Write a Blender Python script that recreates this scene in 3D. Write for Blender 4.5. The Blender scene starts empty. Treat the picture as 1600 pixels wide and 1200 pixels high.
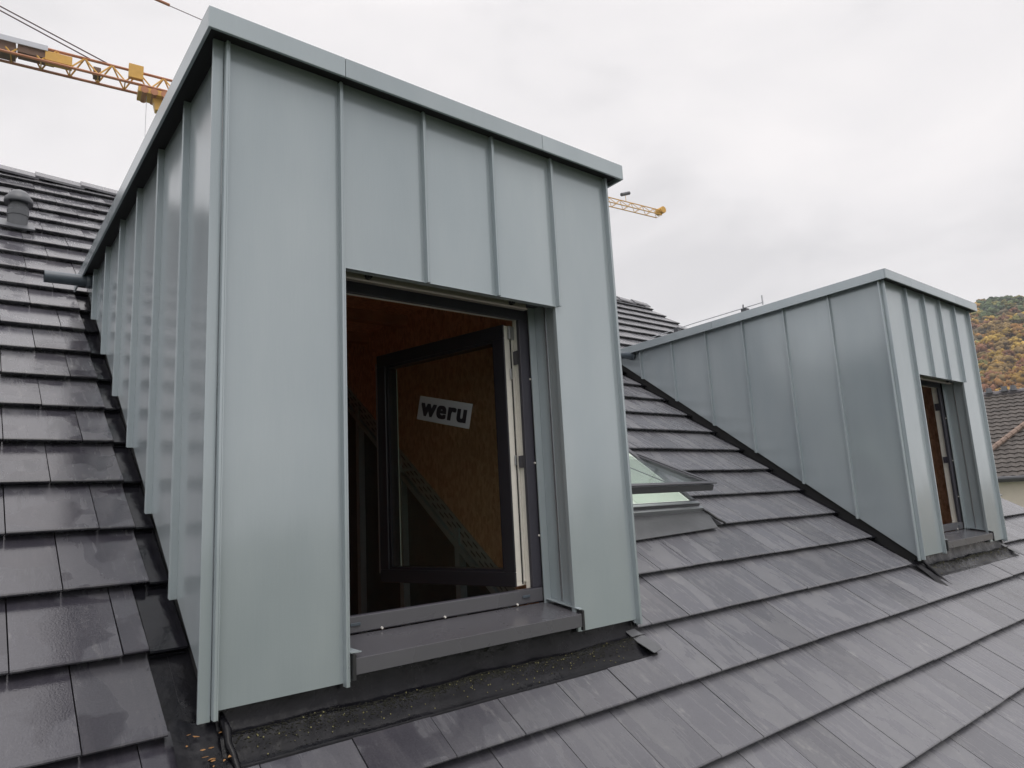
import bpy, bmesh, math, random
import numpy as np
from mathutils import Vector, Matrix
random.seed(7); rng = np.random.default_rng(7)
S = bpy.context.scene; COL = S.collection

# ------------------------------------------------------------------ camera
cd = bpy.data.cameras.new('camera'); cam = bpy.data.objects.new('camera', cd); COL.objects.link(cam)
CAM = Vector((-0.69230, -2.39906, 0.60815)); ROT = (1.74179, 0.05212, -0.67909)
cam.location = CAM; cam.rotation_euler = ROT
cd.sensor_width = 36.0; cd.lens = 1083.29568/1600*36.0
cd.clip_start = 0.05; cd.clip_end = 3000
cd.dof.use_dof = False
S.camera = cam
from mathutils import Euler
RM = Euler(ROT).to_matrix()
def ray(u, v): return RM @ Vector(((u-800)/1083.29568, -(v-600)/1083.29568, -1.0))
def pj(P):
    v = RM.transposed() @ (Vector(P)-CAM)
    if v.z > -0.05: return None
    return (800+1083.29568*v.x/-v.z, 600-1083.29568*v.y/-v.z, -v.z)

# ------------------------------------------------------------------ sky, sun, exposure
SUN_EL, SUN_AZ = math.radians(58), math.radians(192)     # soft brightness from the open side in front
W = bpy.data.worlds.new('World'); S.world = W; W.use_nodes = True
nt = W.node_tree; nt.nodes.clear()
def N(nt, t, **k):
    n = nt.nodes.new(t)
    for a, b in k.items(): setattr(n, a, b)
    return n
out = N(nt, 'ShaderNodeOutputWorld'); bg = N(nt, 'ShaderNodeBackground')
sky = N(nt, 'ShaderNodeTexSky', sky_type='NISHITA'); sky.sun_disc = False
sky.sun_elevation = SUN_EL; sky.sun_rotation = SUN_AZ
tc = N(nt, 'ShaderNodeTexCoord')
mp = N(nt, 'ShaderNodeMapping'); mp.inputs['Scale'].default_value = (1.0, 1.0, 2.2)
nz = N(nt, 'ShaderNodeTexNoise'); nz.inputs['Scale'].default_value = 2.7; nz.inputs['Detail'].default_value = 5; nz.inputs['Roughness'].default_value = .48
nz.inputs['Distortion'].default_value = .35
cr = N(nt, 'ShaderNodeValToRGB')
cr.color_ramp.elements[0].position = .30; cr.color_ramp.elements[0].color = (.785, .77, .782, 1)
cr.color_ramp.elements[1].position = .66; cr.color_ramp.elements[1].color = (1.02, .985, .985, 1)
e = cr.color_ramp.elements.new(.47); e.color = (.935, .91, .918, 1)
sm = N(nt, 'ShaderNodeVectorMath', operation='SCALE'); sm.inputs['Scale'].default_value = .10
mx = N(nt, 'ShaderNodeMixRGB'); mx.inputs['Fac'].default_value = .96
# an overcast dome is a little brighter towards the zenith
sp = N(nt, 'ShaderNodeSeparateXYZ'); mr = N(nt, 'ShaderNodeMapRange')
mr.inputs['From Min'].default_value = .62; mr.inputs['From Max'].default_value = 1.0
mr.inputs['To Min'].default_value = 1.0; mr.inputs['To Max'].default_value = 2.6
ml = N(nt, 'ShaderNodeVectorMath', operation='SCALE')
L = nt.links.new
L(tc.outputs['Generated'], mp.inputs[0]); L(mp.outputs[0], nz.inputs['Vector']); L(nz.outputs['Fac'], cr.inputs['Fac'])
L(sky.outputs[0], sm.inputs[0]); L(sm.outputs[0], mx.inputs['Color1']); L(cr.outputs[0], mx.inputs['Color2'])
L(tc.outputs['Generated'], sp.inputs[0]); L(sp.outputs['Z'], mr.inputs['Value'])
L(mx.outputs[0], ml.inputs[0]); L(mr.outputs[0], ml.inputs['Scale'])
L(ml.outputs[0], bg.inputs['Color']); bg.inputs['Strength'].default_value = 1.0
L(bg.outputs[0], out.inputs['Surface'])
sd = bpy.data.lights.new('sun', 'SUN'); so = bpy.data.objects.new('sun', sd); COL.objects.link(so)
sd.energy = 1.0; sd.angle = math.radians(35); sd.color = (1, .96, .9)
sdir = Vector((math.sin(SUN_AZ)*math.cos(SUN_EL), math.cos(SUN_AZ)*math.cos(SUN_EL), math.sin(SUN_EL)))
so.rotation_euler = sdir.to_track_quat('Z', 'Y').to_euler(); so.location = (0, 0, 30)
S.view_settings.view_transform = 'Standard'; S.view_settings.look = 'None'
S.view_settings.exposure = 0.0; S.view_settings.gamma = 1.0
try: S.view_settings.use_curve_mapping = False
except Exception: pass

# ------------------------------------------------------------------ materials
MATS = {}
def mat(name, col, rough=.5, metal=0.0, spec=.5, var=0.0, vscale=3.0, bump=0.0, bscale=20.0, rvar=0.0, rscale=2.0,
        stretch=(1, 1, 1), rnd=0.0, coat=0.0):
    if name in MATS: return MATS[name]
    m = bpy.data.materials.new(name); m.use_nodes = True; MATS[name] = m
    t = m.node_tree; b = t.nodes['Principled BSDF']; l = t.links.new
    b.inputs['Base Color'].default_value = (*col, 1); b.inputs['Roughness'].default_value = rough
    b.inputs['Metallic'].default_value = metal; b.inputs['Specular IOR Level'].default_value = spec
    b.inputs['Coat Weight'].default_value = coat
    g = N(t, 'ShaderNodeNewGeometry'); mpn = N(t, 'ShaderNodeMapping'); mpn.inputs['Scale'].default_value = stretch
    l(g.outputs['Position'], mpn.inputs[0])
    src = None
    if var > 0:
        n = N(t, 'ShaderNodeTexNoise'); n.inputs['Scale'].default_value = vscale; n.inputs['Detail'].default_value = 6; n.inputs['Roughness'].default_value = .6
        l(mpn.outputs[0], n.inputs['Vector'])
        r = N(t, 'ShaderNodeMapRange'); r.inputs['From Min'].default_value = .25; r.inputs['From Max'].default_value = .75
        r.inputs['To Min'].default_value = 1-var; r.inputs['To Max'].default_value = 1+var
        l(n.outputs['Fac'], r.inputs['Value']); src = r.outputs[0]
    if rnd > 0:
        oi = N(t, 'ShaderNodeObjectInfo'); r2 = N(t, 'ShaderNodeMapRange')
        r2.inputs['To Min'].default_value = 1-rnd; r2.inputs['To Max'].default_value = 1+rnd
        l(oi.outputs['Random'], r2.inputs['Value'])
        if src is None: src = r2.outputs[0]
        else:
            mm = N(t, 'ShaderNodeMath', operation='MULTIPLY'); l(src, mm.inputs[0]); l(r2.outputs[0], mm.inputs[1]); src = mm.outputs[0]
    if src is not None:
        v = N(t, 'ShaderNodeVectorMath', operation='SCALE'); v.inputs[0].default_value = col; l(src, v.inputs['Scale']); l(v.outputs[0], b.inputs['Base Color'])
    if rvar > 0:
        n = N(t, 'ShaderNodeTexNoise'); n.inputs['Scale'].default_value = rscale; n.inputs['Detail'].default_value = 5
        l(mpn.outputs[0], n.inputs['Vector'])
        r = N(t, 'ShaderNodeMapRange'); r.inputs['From Min'].default_value = .3; r.inputs['From Max'].default_value = .7
        r.inputs['To Min'].default_value = max(.03, rough-rvar); r.inputs['To Max'].default_value = rough+rvar
        l(n.outputs['Fac'], r.inputs['Value']); l(r.outputs[0], b.inputs['Roughness'])
    if bump > 0:
        n = N(t, 'ShaderNodeTexNoise'); n.inputs['Scale'].default_value = bscale; n.inputs['Detail'].default_value = 4
        l(mpn.outputs[0], n.inputs['Vector'])
        bu = N(t, 'ShaderNodeBump'); bu.inputs['Strength'].default_value = bump; bu.inputs['Distance'].default_value = .01
        l(n.outputs['Fac'], bu.inputs['Height']); l(bu.outputs[0], b.inputs['Normal'])
    return m

def zinc_mat():
    m = bpy.data.materials.new('coated_zinc'); m.use_nodes = True; MATS['zinc'] = m
    t = m.node_tree; b = t.nodes['Principled BSDF']; l = t.links.new
    g = N(t, 'ShaderNodeNewGeometry')
    m1 = N(t, 'ShaderNodeMapping'); m1.inputs['Scale'].default_value = (1, 1, .35); l(g.outputs['Position'], m1.inputs[0])
    n = N(t, 'ShaderNodeTexNoise'); n.inputs['Scale'].default_value = 2.2; n.inputs['Detail'].default_value = 4; l(m1.outputs[0], n.inputs['Vector'])
    m2 = N(t, 'ShaderNodeMapping'); m2.inputs['Scale'].default_value = (60, 60, 2.0); l(g.outputs['Position'], m2.inputs[0])
    n2 = N(t, 'ShaderNodeTexNoise'); n2.inputs['Scale'].default_value = 3; n2.inputs['Detail'].default_value = 3; l(m2.outputs[0], n2.inputs['Vector'])
    n3 = N(t, 'ShaderNodeTexNoise'); n3.inputs['Scale'].default_value = 260; n3.inputs['Detail'].default_value = 2; l(g.outputs['Position'], n3.inputs['Vector'])
    cr = N(t, 'ShaderNodeValToRGB'); cr.color_ramp.elements[0].position = .3; cr.color_ramp.elements[1].position = .7
    cr.color_ramp.elements[0].color = (.335, .383, .410, 1); cr.color_ramp.elements[1].color = (.400, .445, .468, 1)
    l(n.outputs['Fac'], cr.inputs['Fac'])
    a = N(t, 'ShaderNodeMath', operation='ADD'); l(n2.outputs['Fac'], a.inputs[0]); l(n3.outputs['Fac'], a.inputs[1])
    r = N(t, 'ShaderNodeMapRange'); r.inputs['From Min'].default_value = .6; r.inputs['From Max'].default_value = 1.4
    r.inputs['To Min'].default_value = .972; r.inputs['To Max'].default_value = 1.028; l(a.outputs[0], r.inputs['Value'])
    oi = N(t, 'ShaderNodeObjectInfo'); r2 = N(t, 'ShaderNodeMapRange'); r2.inputs['To Min'].default_value = .955; r2.inputs['To Max'].default_value = 1.045
    l(oi.outputs['Random'], r2.inputs['Value'])
    mm = N(t, 'ShaderNodeMath', operation='MULTIPLY'); l(r.outputs[0], mm.inputs[0]); l(r2.outputs[0], mm.inputs[1])
    v = N(t, 'ShaderNodeVectorMath', operation='SCALE'); l(cr.outputs[0], v.inputs[0]); l(mm.outputs[0], v.inputs['Scale']); l(v.outputs[0], b.inputs['Base Color'])
    b.inputs['Metallic'].default_value = .30; b.inputs['Specular IOR Level'].default_value = .5
    r3 = N(t, 'ShaderNodeMapRange'); r3.inputs['To Min'].default_value = .17; r3.inputs['To Max'].default_value = .23; l(n.outputs['Fac'], r3.inputs['Value'])
    l(r3.outputs[0], b.inputs['Roughness'])
    m4 = N(t, 'ShaderNodeMapping'); m4.inputs['Scale'].default_value = (1, 1, .5); l(g.outputs['Position'], m4.inputs[0])
    n4 = N(t, 'ShaderNodeTexNoise'); n4.inputs['Scale'].default_value = 4.5; n4.inputs['Detail'].default_value = 1; l(m4.outputs[0], n4.inputs['Vector'])
    bu = N(t, 'ShaderNodeBump'); bu.inputs['Strength'].default_value = .32; bu.inputs['Distance'].default_value = .012
    l(n4.outputs['Fac'], bu.inputs['Height']); l(bu.outputs[0], b.inputs['Normal'])
    return m
def tile_mat():
    m = bpy.data.materials.new('dark_concrete_tile'); m.use_nodes = True; MATS['tile'] = m
    t = m.node_tree; b = t.nodes['Principled BSDF']; l = t.links.new
    g = N(t, 'ShaderNodeNewGeometry'); oi = N(t, 'ShaderNodeObjectInfo')
    off = N(t, 'ShaderNodeVectorMath', operation='SCALE'); off.inputs[0].default_value = (7.3, 3.1, 5.7); l(oi.outputs['Random'], off.inputs['Scale'])
    # roof-aligned coordinates: x across, y up the slope
    rot = N(t, 'ShaderNodeMapping'); rot.inputs['Rotation'].default_value = (-math.atan(.72259), 0, 0); l(g.outputs['Position'], rot.inputs[0])
    st = N(t, 'ShaderNodeMapping'); st.inputs['Scale'].default_value = (17, 1.6, 1); l(rot.outputs[0], st.inputs[0])
    ad = N(t, 'ShaderNodeVectorMath', operation='ADD'); l(st.outputs[0], ad.inputs[0]); l(off.outputs[0], ad.inputs[1])
    streak = N(t, 'ShaderNodeTexNoise'); streak.inputs['Scale'].default_value = 2.2; streak.inputs['Detail'].default_value = 6; streak.inputs['Roughness'].default_value = .62
    l(ad.outputs[0], streak.inputs['Vector'])
    # damp patches: drawn out down the slope, with a fairly crisp drying edge
    pm = N(t, 'ShaderNodeMapping'); pm.inputs['Scale'].default_value = (3.2, 1.3, 1); l(rot.outputs[0], pm.inputs[0])
    ad2 = N(t, 'ShaderNodeVectorMath', operation='ADD'); l(pm.outputs[0], ad2.inputs[0]); l(off.outputs[0], ad2.inputs[1])
    pn = N(t, 'ShaderNodeTexNoise'); pn.inputs['Scale'].default_value = 2.1; pn.inputs['Detail'].default_value = 7; pn.inputs['Roughness'].default_value = .55; pn.inputs['Distortion'].default_value = .4
    l(ad2.outputs[0], pn.inputs['Vector'])
    pr = N(t, 'ShaderNodeValToRGB'); pr.color_ramp.elements[0].position = .49; pr.color_ramp.elements[1].position = .57; l(pn.outputs['Fac'], pr.inputs['Fac'])
    sr = N(t, 'ShaderNodeValToRGB'); sr.color_ramp.elements[0].position = .52; sr.color_ramp.elements[1].position = .66; l(streak.outputs['Fac'], sr.inputs['Fac'])
    fine = N(t, 'ShaderNodeTexNoise'); fine.inputs['Scale'].default_value = 160; fine.inputs['Detail'].default_value = 3; l(g.outputs['Position'], fine.inputs['Vector'])
    c1 = N(t, 'ShaderNodeMixRGB'); c1.inputs['Color1'].default_value = (.116, .116, .130, 1); c1.inputs['Color2'].default_value = (.140, .140, .152, 1); l(pr.outputs[0], c1.inputs['Fac'])
    c2 = N(t, 'ShaderNodeMixRGB'); c2.inputs['Color2'].default_value = (.205, .204, .206, 1); l(c1.outputs[0], c2.inputs['Color1'])
    f2 = N(t, 'ShaderNodeMath', operation='MULTIPLY'); l(sr.outputs[0], f2.inputs[0]); f2.inputs[1].default_value = .30; l(f2.outputs[0], c2.inputs['Fac'])
    r2 = N(t, 'ShaderNodeMapRange'); r2.inputs['To Min'].default_value = .86; r2.inputs['To Max'].default_value = 1.14; l(oi.outputs['Random'], r2.inputs['Value'])
    r1 = N(t, 'ShaderNodeMapRange'); r1.inputs['From Min'].default_value = .3; r1.inputs['From Max'].default_value = .7; r1.inputs['To Min'].default_value = .88; r1.inputs['To Max'].default_value = 1.12; l(fine.outputs['Fac'], r1.inputs['Value'])
    mm = N(t, 'ShaderNodeMath', operation='MULTIPLY'); l(r1.outputs[0], mm.inputs[0]); l(r2.outputs[0], mm.inputs[1])
    v = N(t, 'ShaderNodeVectorMath', operation='SCALE'); l(c2.outputs[0], v.inputs[0]); l(mm.outputs[0], v.inputs['Scale']); ef = N(t, 'ShaderNodeTexNoise'); ef.inputs['Scale'].default_value = 5.5; ef.inputs['Detail'].default_value = 9; ef.inputs['Roughness'].default_value = .72; l(ad2.outputs[0], ef.inputs['Vector'])
    er = N(t, 'ShaderNodeValToRGB'); er.color_ramp.elements[0].position = .585; er.color_ramp.elements[1].position = .72; l(ef.outputs['Fac'], er.inputs['Fac'])
    em = N(t, 'ShaderNodeMixRGB'); em.inputs['Color2'].default_value = (.32, .315, .305, 1); l(v.outputs[0], em.inputs['Color1'])
    ek = N(t, 'ShaderNodeMath', operation='MULTIPLY'); ek.inputs[1].default_value = .6; l(er.outputs[0], ek.inputs[0]); l(ek.outputs[0], em.inputs['Fac'])
    l(em.outputs[0], b.inputs['Base Color'])
    rr = N(t, 'ShaderNodeMapRange'); rr.inputs['To Min'].default_value = .22; rr.inputs['To Max'].default_value = .33; l(pr.outputs[0], rr.inputs['Value'])
    ra = N(t, 'ShaderNodeMath', operation='MULTIPLY_ADD'); l(sr.outputs[0], ra.inputs[0]); ra.inputs[1].default_value = .12; l(rr.outputs[0], ra.inputs[2]); l(ra.outputs[0], b.inputs['Roughness'])
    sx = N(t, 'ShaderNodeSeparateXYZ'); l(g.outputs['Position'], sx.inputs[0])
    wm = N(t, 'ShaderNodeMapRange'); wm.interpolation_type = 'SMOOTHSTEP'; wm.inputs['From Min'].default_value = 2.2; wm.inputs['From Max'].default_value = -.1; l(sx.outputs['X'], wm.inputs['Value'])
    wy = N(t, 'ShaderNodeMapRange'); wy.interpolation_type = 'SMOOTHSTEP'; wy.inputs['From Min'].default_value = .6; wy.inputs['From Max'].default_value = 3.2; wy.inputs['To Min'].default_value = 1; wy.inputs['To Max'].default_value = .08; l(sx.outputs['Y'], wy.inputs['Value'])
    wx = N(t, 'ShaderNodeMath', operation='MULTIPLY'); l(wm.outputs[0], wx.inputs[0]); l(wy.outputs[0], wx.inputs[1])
    wn = N(t, 'ShaderNodeTexNoise'); wn.inputs['Scale'].default_value = 4.0; wn.inputs['Detail'].default_value = 3; wn.inputs['Roughness'].default_value = .45; wn.inputs['Distortion'].default_value = .3; l(ad.outputs[0], wn.inputs['Vector'])
    ad3 = N(t, 'ShaderNodeVectorMath', operation='ADD'); l(rot.outputs[0], ad3.inputs[0]); l(off.outputs[0], ad3.inputs[1]); l(ad3.outputs[0], wn.inputs['Vector'])
    wr = N(t, 'ShaderNodeValToRGB'); wr.color_ramp.elements[0].position = .50; wr.color_ramp.elements[1].position = .535; l(wn.outputs['Fac'], wr.inputs['Fac'])
    wk = N(t, 'ShaderNodeMath', operation='MULTIPLY'); l(wr.outputs[0], wk.inputs[0]); l(wm.outputs[0], wk.inputs[1])
    wro = N(t, 'ShaderNodeMixRGB'); wro.inputs['Color2'].default_value = (.15, .15, .15, 1); l(ra.outputs[0], wro.inputs['Color1']); l(wk.outputs[0], wro.inputs['Fac']); l(wro.outputs[0], b.inputs['Roughness'])
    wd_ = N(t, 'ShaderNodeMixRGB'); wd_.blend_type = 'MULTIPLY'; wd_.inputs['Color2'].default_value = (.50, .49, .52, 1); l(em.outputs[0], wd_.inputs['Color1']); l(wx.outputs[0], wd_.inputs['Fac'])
    wc = N(t, 'ShaderNodeMixRGB'); wc.blend_type = 'MULTIPLY'; wc.inputs['Color2'].default_value = (.62, .60, .64, 1); l(wd_.outputs[0], wc.inputs['Color1']); l(wk.outputs[0], wc.inputs['Fac']); l(wc.outputs[0], b.inputs['Base Color'])
    b.inputs['Specular IOR Level'].default_value = .5
    h = N(t, 'ShaderNodeMath', operation='MULTIPLY_ADD'); l(streak.outputs['Fac'], h.inputs[0]); h.inputs[1].default_value = .3; l(fine.outputs['Fac'], h.inputs[2])
    bu = N(t, 'ShaderNodeBump'); bu.inputs['Strength'].default_value = .11; bu.inputs['Distance'].default_value = .004
    l(h.outputs[0], bu.inputs['Height']); l(bu.outputs[0], b.inputs['Normal'])
    return m
def osb_mat():
    m = bpy.data.materials.new('strand_board'); m.use_nodes = True; MATS['osb'] = m
    t = m.node_tree; b = t.nodes['Principled BSDF']; l = t.links.new
    g = N(t, 'ShaderNodeNewGeometry'); mp_ = N(t, 'ShaderNodeMapping'); mp_.inputs['Scale'].default_value = (30, 30, 15); l(g.outputs['Position'], mp_.inputs[0])
    vo = N(t, 'ShaderNodeTexVoronoi'); vo.inputs['Scale'].default_value = 1.6; l(mp_.outputs[0], vo.inputs['Vector'])
    n = N(t, 'ShaderNodeTexNoise'); n.inputs['Scale'].default_value = 2; n.inputs['Detail'].default_value = 5; l(mp_.outputs[0], n.inputs['Vector'])
    hs = N(t, 'ShaderNodeSeparateColor'); l(vo.outputs['Color'], hs.inputs[0])
    a = N(t, 'ShaderNodeMath', operation='MULTIPLY_ADD'); l(hs.outputs[0], a.inputs[0]); a.inputs[1].default_value = .5; l(n.outputs['Fac'], a.inputs[2])
    cr = N(t, 'ShaderNodeValToRGB'); cr.color_ramp.elements[0].position = .3; cr.color_ramp.elements[1].position = 1.0
    cr.color_ramp.elements[0].color = (.46, .22, .11, 1); cr.color_ramp.elements[1].color = (.74, .42, .25, 1); l(a.outputs[0], cr.inputs['Fac'])
    l(cr.outputs[0], b.inputs['Base Color']); b.inputs['Roughness'].default_value = .6
    return m
def glass_mat(name, tint=(.86, .93, .9), refl=1.0):
    m = bpy.data.materials.new(name); m.use_nodes = True; MATS[name] = m
    t = m.node_tree; t.nodes.clear(); l = t.links.new
    o = N(t, 'ShaderNodeOutputMaterial'); tr = N(t, 'ShaderNodeBsdfTransparent'); tr.inputs[0].default_value = (*tint, 1)
    gl = N(t, 'ShaderNodeBsdfGlossy'); gl.inputs['Roughness'].default_value = .02; gl.inputs[0].default_value = (refl, refl, refl, 1)
    fr = N(t, 'ShaderNodeFresnel'); gg = N(t, 'ShaderNodeNewGeometry'); io = N(t, 'ShaderNodeMapRange')
    io.inputs['To Min'].default_value = 1.45; io.inputs['To Max'].default_value = 1/1.45; l(gg.outputs['Backfacing'], io.inputs['Value']); l(io.outputs[0], fr.inputs[0])
    x = N(t, 'ShaderNodeMixShader'); l(fr.outputs[0], x.inputs[0]); l(tr.outputs[0], x.inputs[1]); l(gl.outputs[0], x.inputs[2]); l(x.outputs[0], o.inputs[0])
    return m
zinc_mat(); tile_mat(); osb_mat(); glass_mat('glass'); glass_mat('roof_glass', (.95, .97, .955))
mat('underlay', (.012, .012, .013), .8)
mat('membrane', (.006, .006, .008), .30, spec=.2, var=.5, vscale=9, bump=.9, bscale=11, rvar=.14, rscale=6)
mat('wet_flashing', (.010, .010, .013), .16, spec=.32, var=.4, vscale=12, bump=.25, bscale=18, rvar=.1, rscale=7)
mat('dirt', (.012, .012, .006), .9, var=.6, vscale=60)
mat('anthracite', (.050, .048, .062), .30, var=.08, vscale=6)
mat('sill', (.108, .106, .118), .27, metal=.15, var=.05, vscale=5, rvar=.04, rscale=3)
mat('pvc_white', (.80, .77, .71), .35, var=.05, vscale=30)
mat('steel', (.45, .46, .48), .35, metal=.9)
mat('shutter_beige', (.30, .265, .24), .4, metal=.2)
mat('rubber', (.015, .015, .016), .6)
mat('pipe', (.075, .092, .112), .35, var=.1, vscale=8)
mat('sash_dark', (.018, .018, .023), .32, var=.08, vscale=6)
mat('gasket', (.02, .02, .022), .5)
mat('sticker', (.34, .36, .38), .5); mat('ink', (.01, .01, .015), .5)
mat('tape', (.36, .37, .36), .45); mat('tape_print', (.10, .10, .10), .5)
mat('foil_dark', (.055, .064, .062), .4, var=.3, vscale=8)
mat('stud', (.34, .39, .41), .4, metal=.2)
mat('timber', (.50, .24, .12), .65, var=.25, vscale=5)
mat('pale_lining', (.80, .86, .80), .5)
mat('roofwin', (.085, .085, .095), .33, metal=.3)
mat('lead', (.115, .118, .125), .42, metal=.3, var=.15, vscale=8, bump=.2, bscale=25)
mat('crane_yellow', (.62, .34, .05), .45, var=.15, vscale=1.2)
mat('crane_orange', (.42, .16, .07), .45, var=.15, vscale=1.2)
mat('crane_dark', (.13, .065, .035), .6); mat('rope', (.085, .035, .04), .6); mat('sign_pale', (.55, .56, .62), .5)
mat('vent', (.085, .09, .10), .38, var=.12, vscale=12)
mat('render_wall', (.66, .60, .52), .9, var=.06, vscale=3); mat('gutter', (.06, .062, .07), .4)
mat('old_tile', (.072, .062, .056), .75, var=.5, vscale=1.9, rnd=.0)
mat('old_ridge', (.13, .12, .13), .7, var=.4, vscale=2.5); mat('hip_tile', (.21, .15, .12), .8, var=.25, vscale=3)
mat('ground', (.07, .09, .045), .95, var=.35, vscale=.05)
mat('hill', (.09, .06, .025), .95, var=.4, vscale=.03)
mat('leaf_scrap', (.30, .15, .05), .7); mat('moss', (.22, .20, .09), .9)
mat('coping_in', (.10, .105, .11), .6)

# ------------------------------------------------------------------ mesh helpers
def box(bm, lo, hi, M=None):
    x0, y0, z0 = lo; x1, y1, z1 = hi
    vs = [bm.verts.new((M @ Vector(p)) if M else p) for p in [(x0,y0,z0),(x1,y0,z0),(x1,y1,z0),(x0,y1,z0),(x0,y0,z1),(x1,y0,z1),(x1,y1,z1),(x0,y1,z1)]]
    for f in [(0,3,2,1),(4,5,6,7),(0,1,5,4),(1,2,6,5),(2,3,7,6),(3,0,4,7)]: bm.faces.new([vs[i] for i in f])
def prism(bm, poly, d):
    """closed prism: 3-D polygon swept by vector d"""
    a = [bm.verts.new(p) for p in poly]; b = [bm.verts.new(Vector(p)+Vector(d)) for p in poly]; n = len(a)
    bm.faces.new(a[::-1]); bm.faces.new(b)
    for i in range(n): bm.faces.new([a[i], a[(i+1) % n], b[(i+1) % n], b[i]])
def tube(bm, pts, r, n=8, cap=True):
    pts = [Vector(p) for p in pts]; rs = r if isinstance(r, (list, tuple)) else [r]*len(pts)
    rings = []; up = None
    for i, p in enumerate(pts):
        d = (pts[min(i+1, len(pts)-1)] - pts[max(i-1, 0)]).normalized()
        if up is None:
            up = Vector((0, 0, 1)) if abs(d.z) < .9 else Vector((1, 0, 0))
        a = d.cross(up).normalized(); b = a.cross(d).normalized(); up = b
        rings.append([bm.verts.new(p + rs[i]*(math.cos(2*math.pi*k/n)*a + math.sin(2*math.pi*k/n)*b)) for k in range(n)])
    for i in range(len(rings)-1):
        for k in range(n): bm.faces.new([rings[i][k], rings[i][(k+1) % n], rings[i+1][(k+1) % n], rings[i+1][k]])
    if cap: bm.faces.new(rings[0][::-1]); bm.faces.new(rings[-1])
def lathe(bm, prof, c, n=24):
    rings = []
    for r, z in prof:
        rings.append([bm.verts.new((c[0]+r*math.cos(2*math.pi*k/n), c[1]+r*math.sin(2*math.pi*k/n), c[2]+z)) for k in range(n)])
    for i in range(len(rings)-1):
        for k in range(n): bm.faces.new([rings[i][k], rings[i][(k+1) % n], rings[i+1][(k+1) % n], rings[i+1][k]])
    bm.faces.new(rings[0][::-1]); bm.faces.new(rings[-1])
def link(name, bm, m, parent=None, bevel=0.0, smooth=False, label=None, kind=None, loc=None):
    bmesh.ops.recalc_face_normals(bm, faces=bm.faces)
    me = bpy.data.meshes.new(name); bm.to_mesh(me); bm.free()
    me.materials.append(MATS[m] if isinstance(m, str) else m)
    if smooth:
        for p in me.polygons: p.use_smooth = True
    o = bpy.data.objects.new(name, me); COL.objects.link(o)
    if parent: o.parent = parent
    if bevel:
        mo = o.modifiers.new('bevel', 'BEVEL'); mo.width = bevel; mo.segments = 2; mo.limit_method = 'ANGLE'; mo.angle_limit = math.radians(50)
    if label: o['label'] = label
    if kind: o['kind'] = kind
    if loc: o.location = loc
    return o
def B(name, lo, hi, m, parent=None, **k):
    bm = bmesh.new(); box(bm, lo, hi); return link(name, bm, m, parent, **k)
def T(name, pts, r, m, parent=None, n=8, **k):
    bm = bmesh.new(); tube(bm, pts, r, n); return link(name, bm, m, parent, **k)
def thing(name, label, cat, loc=(0, 0, 0), group=None):
    o = bpy.data.objects.new(name, None); COL.objects.link(o); o.location = loc; o.empty_display_size = .2
    o['label'] = label; o['category'] = cat
    if group: o['group'] = group
    return o
def tag(o, label, cat, group=None):
    o['label'] = label; o['category'] = cat
    if group: o['group'] = group
    return o

# ------------------------------------------------------------------ measures of the place
SL = .72259; TH = math.atan(SL); CT, ST = math.cos(TH), math.sin(TH)
DW, DX, H, CO, OV, TS = 2.0, 5.4293, 2.3196, .083, .079, -.0253
GY = .2895; GS = GY/CT; Y0 = .032                      # courses: gauge seen in plan, along the slope
def roofz(y, n=0.0): return SL*y - .05 + n/CT          # nose-line plane, n = offset along its normal
RN = Vector((0, -ST, CT)); RS = Vector((0, CT, ST))
def rp(x, y, n=0.0):                                   # point on the roof plane at plan y, lifted n along normal
    return Vector((x, y, SL*y-.05)) + RN*n
YR = 6.02                                              # ridge
XL, XR, YE = -2.6, 9.70, -3.1

# ------------------------------------------------------------------ the main roof
roof = thing('tiled_roof', 'large pitched roof covered in flat dark grey tiles, under the two dormers', 'roof')
def slab(bm, x0, x1, y0, y1, n0, n1):
    P = [rp(x0, y0, n0), rp(x1, y0, n0), rp(x1, y1, n0), rp(x0, y1, n0)]
    prism(bm, P, RN*(n1-n0))
bm = bmesh.new()
OPEN = [(.06, 1.94, .05, 3.05), (DX+.06, DX+1.94, .05, 3.05), (2.52, 3.56, .82, 1.68)]
xs = sorted({XL, XR, *[o[0] for o in OPEN], *[o[1] for o in OPEN]})
for a, b in zip(xs[:-1], xs[1:]):
    mid = (a+b)/2; y = YE
    for o in OPEN:
        if o[0] < mid < o[1]: slab(bm, a, b, y, o[2], -.125, -.075); y = o[3]
    slab(bm, a, b, y, YR, -.125, -.075)
link('roof_deck', bm, 'underlay', roof)
bm = bmesh.new(); zr = roofz(YR)
prism(bm, [(XL, YR, zr), (XL, YR+9, zr-6.5), (XL, YR+9, zr-6.6), (XL, YR, zr-.1)], (XR-XL, 0, 0)); link('rear_slope', bm, 'old_ridge', roof)
bm = bmesh.new()
for x in (XL+.05, XR-.35):
    prism(bm, [(x, YE+.4, -8), (x, YE+.4, roofz(YE+.4)-.2), (x, YR, zr-.25), (x, YR+8.4, -2.4), (x, YR+8.4, -8)], (.3, 0, 0))
link('gable_wall', bm, 'render_wall', roof)
B('eaves_wall', (XL+.35, YE+.4, -8), (XR-.35, YE+.7, roofz(YE+.7)-.25), 'render_wall', roof)
bm = bmesh.new()
tube(bm, [(XL, YE-.06, roofz(YE)-.12), (XR, YE-.06, roofz(YE)-.12)], .07, 10); link('eaves_gutter', bm, 'gutter', roof)

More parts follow.
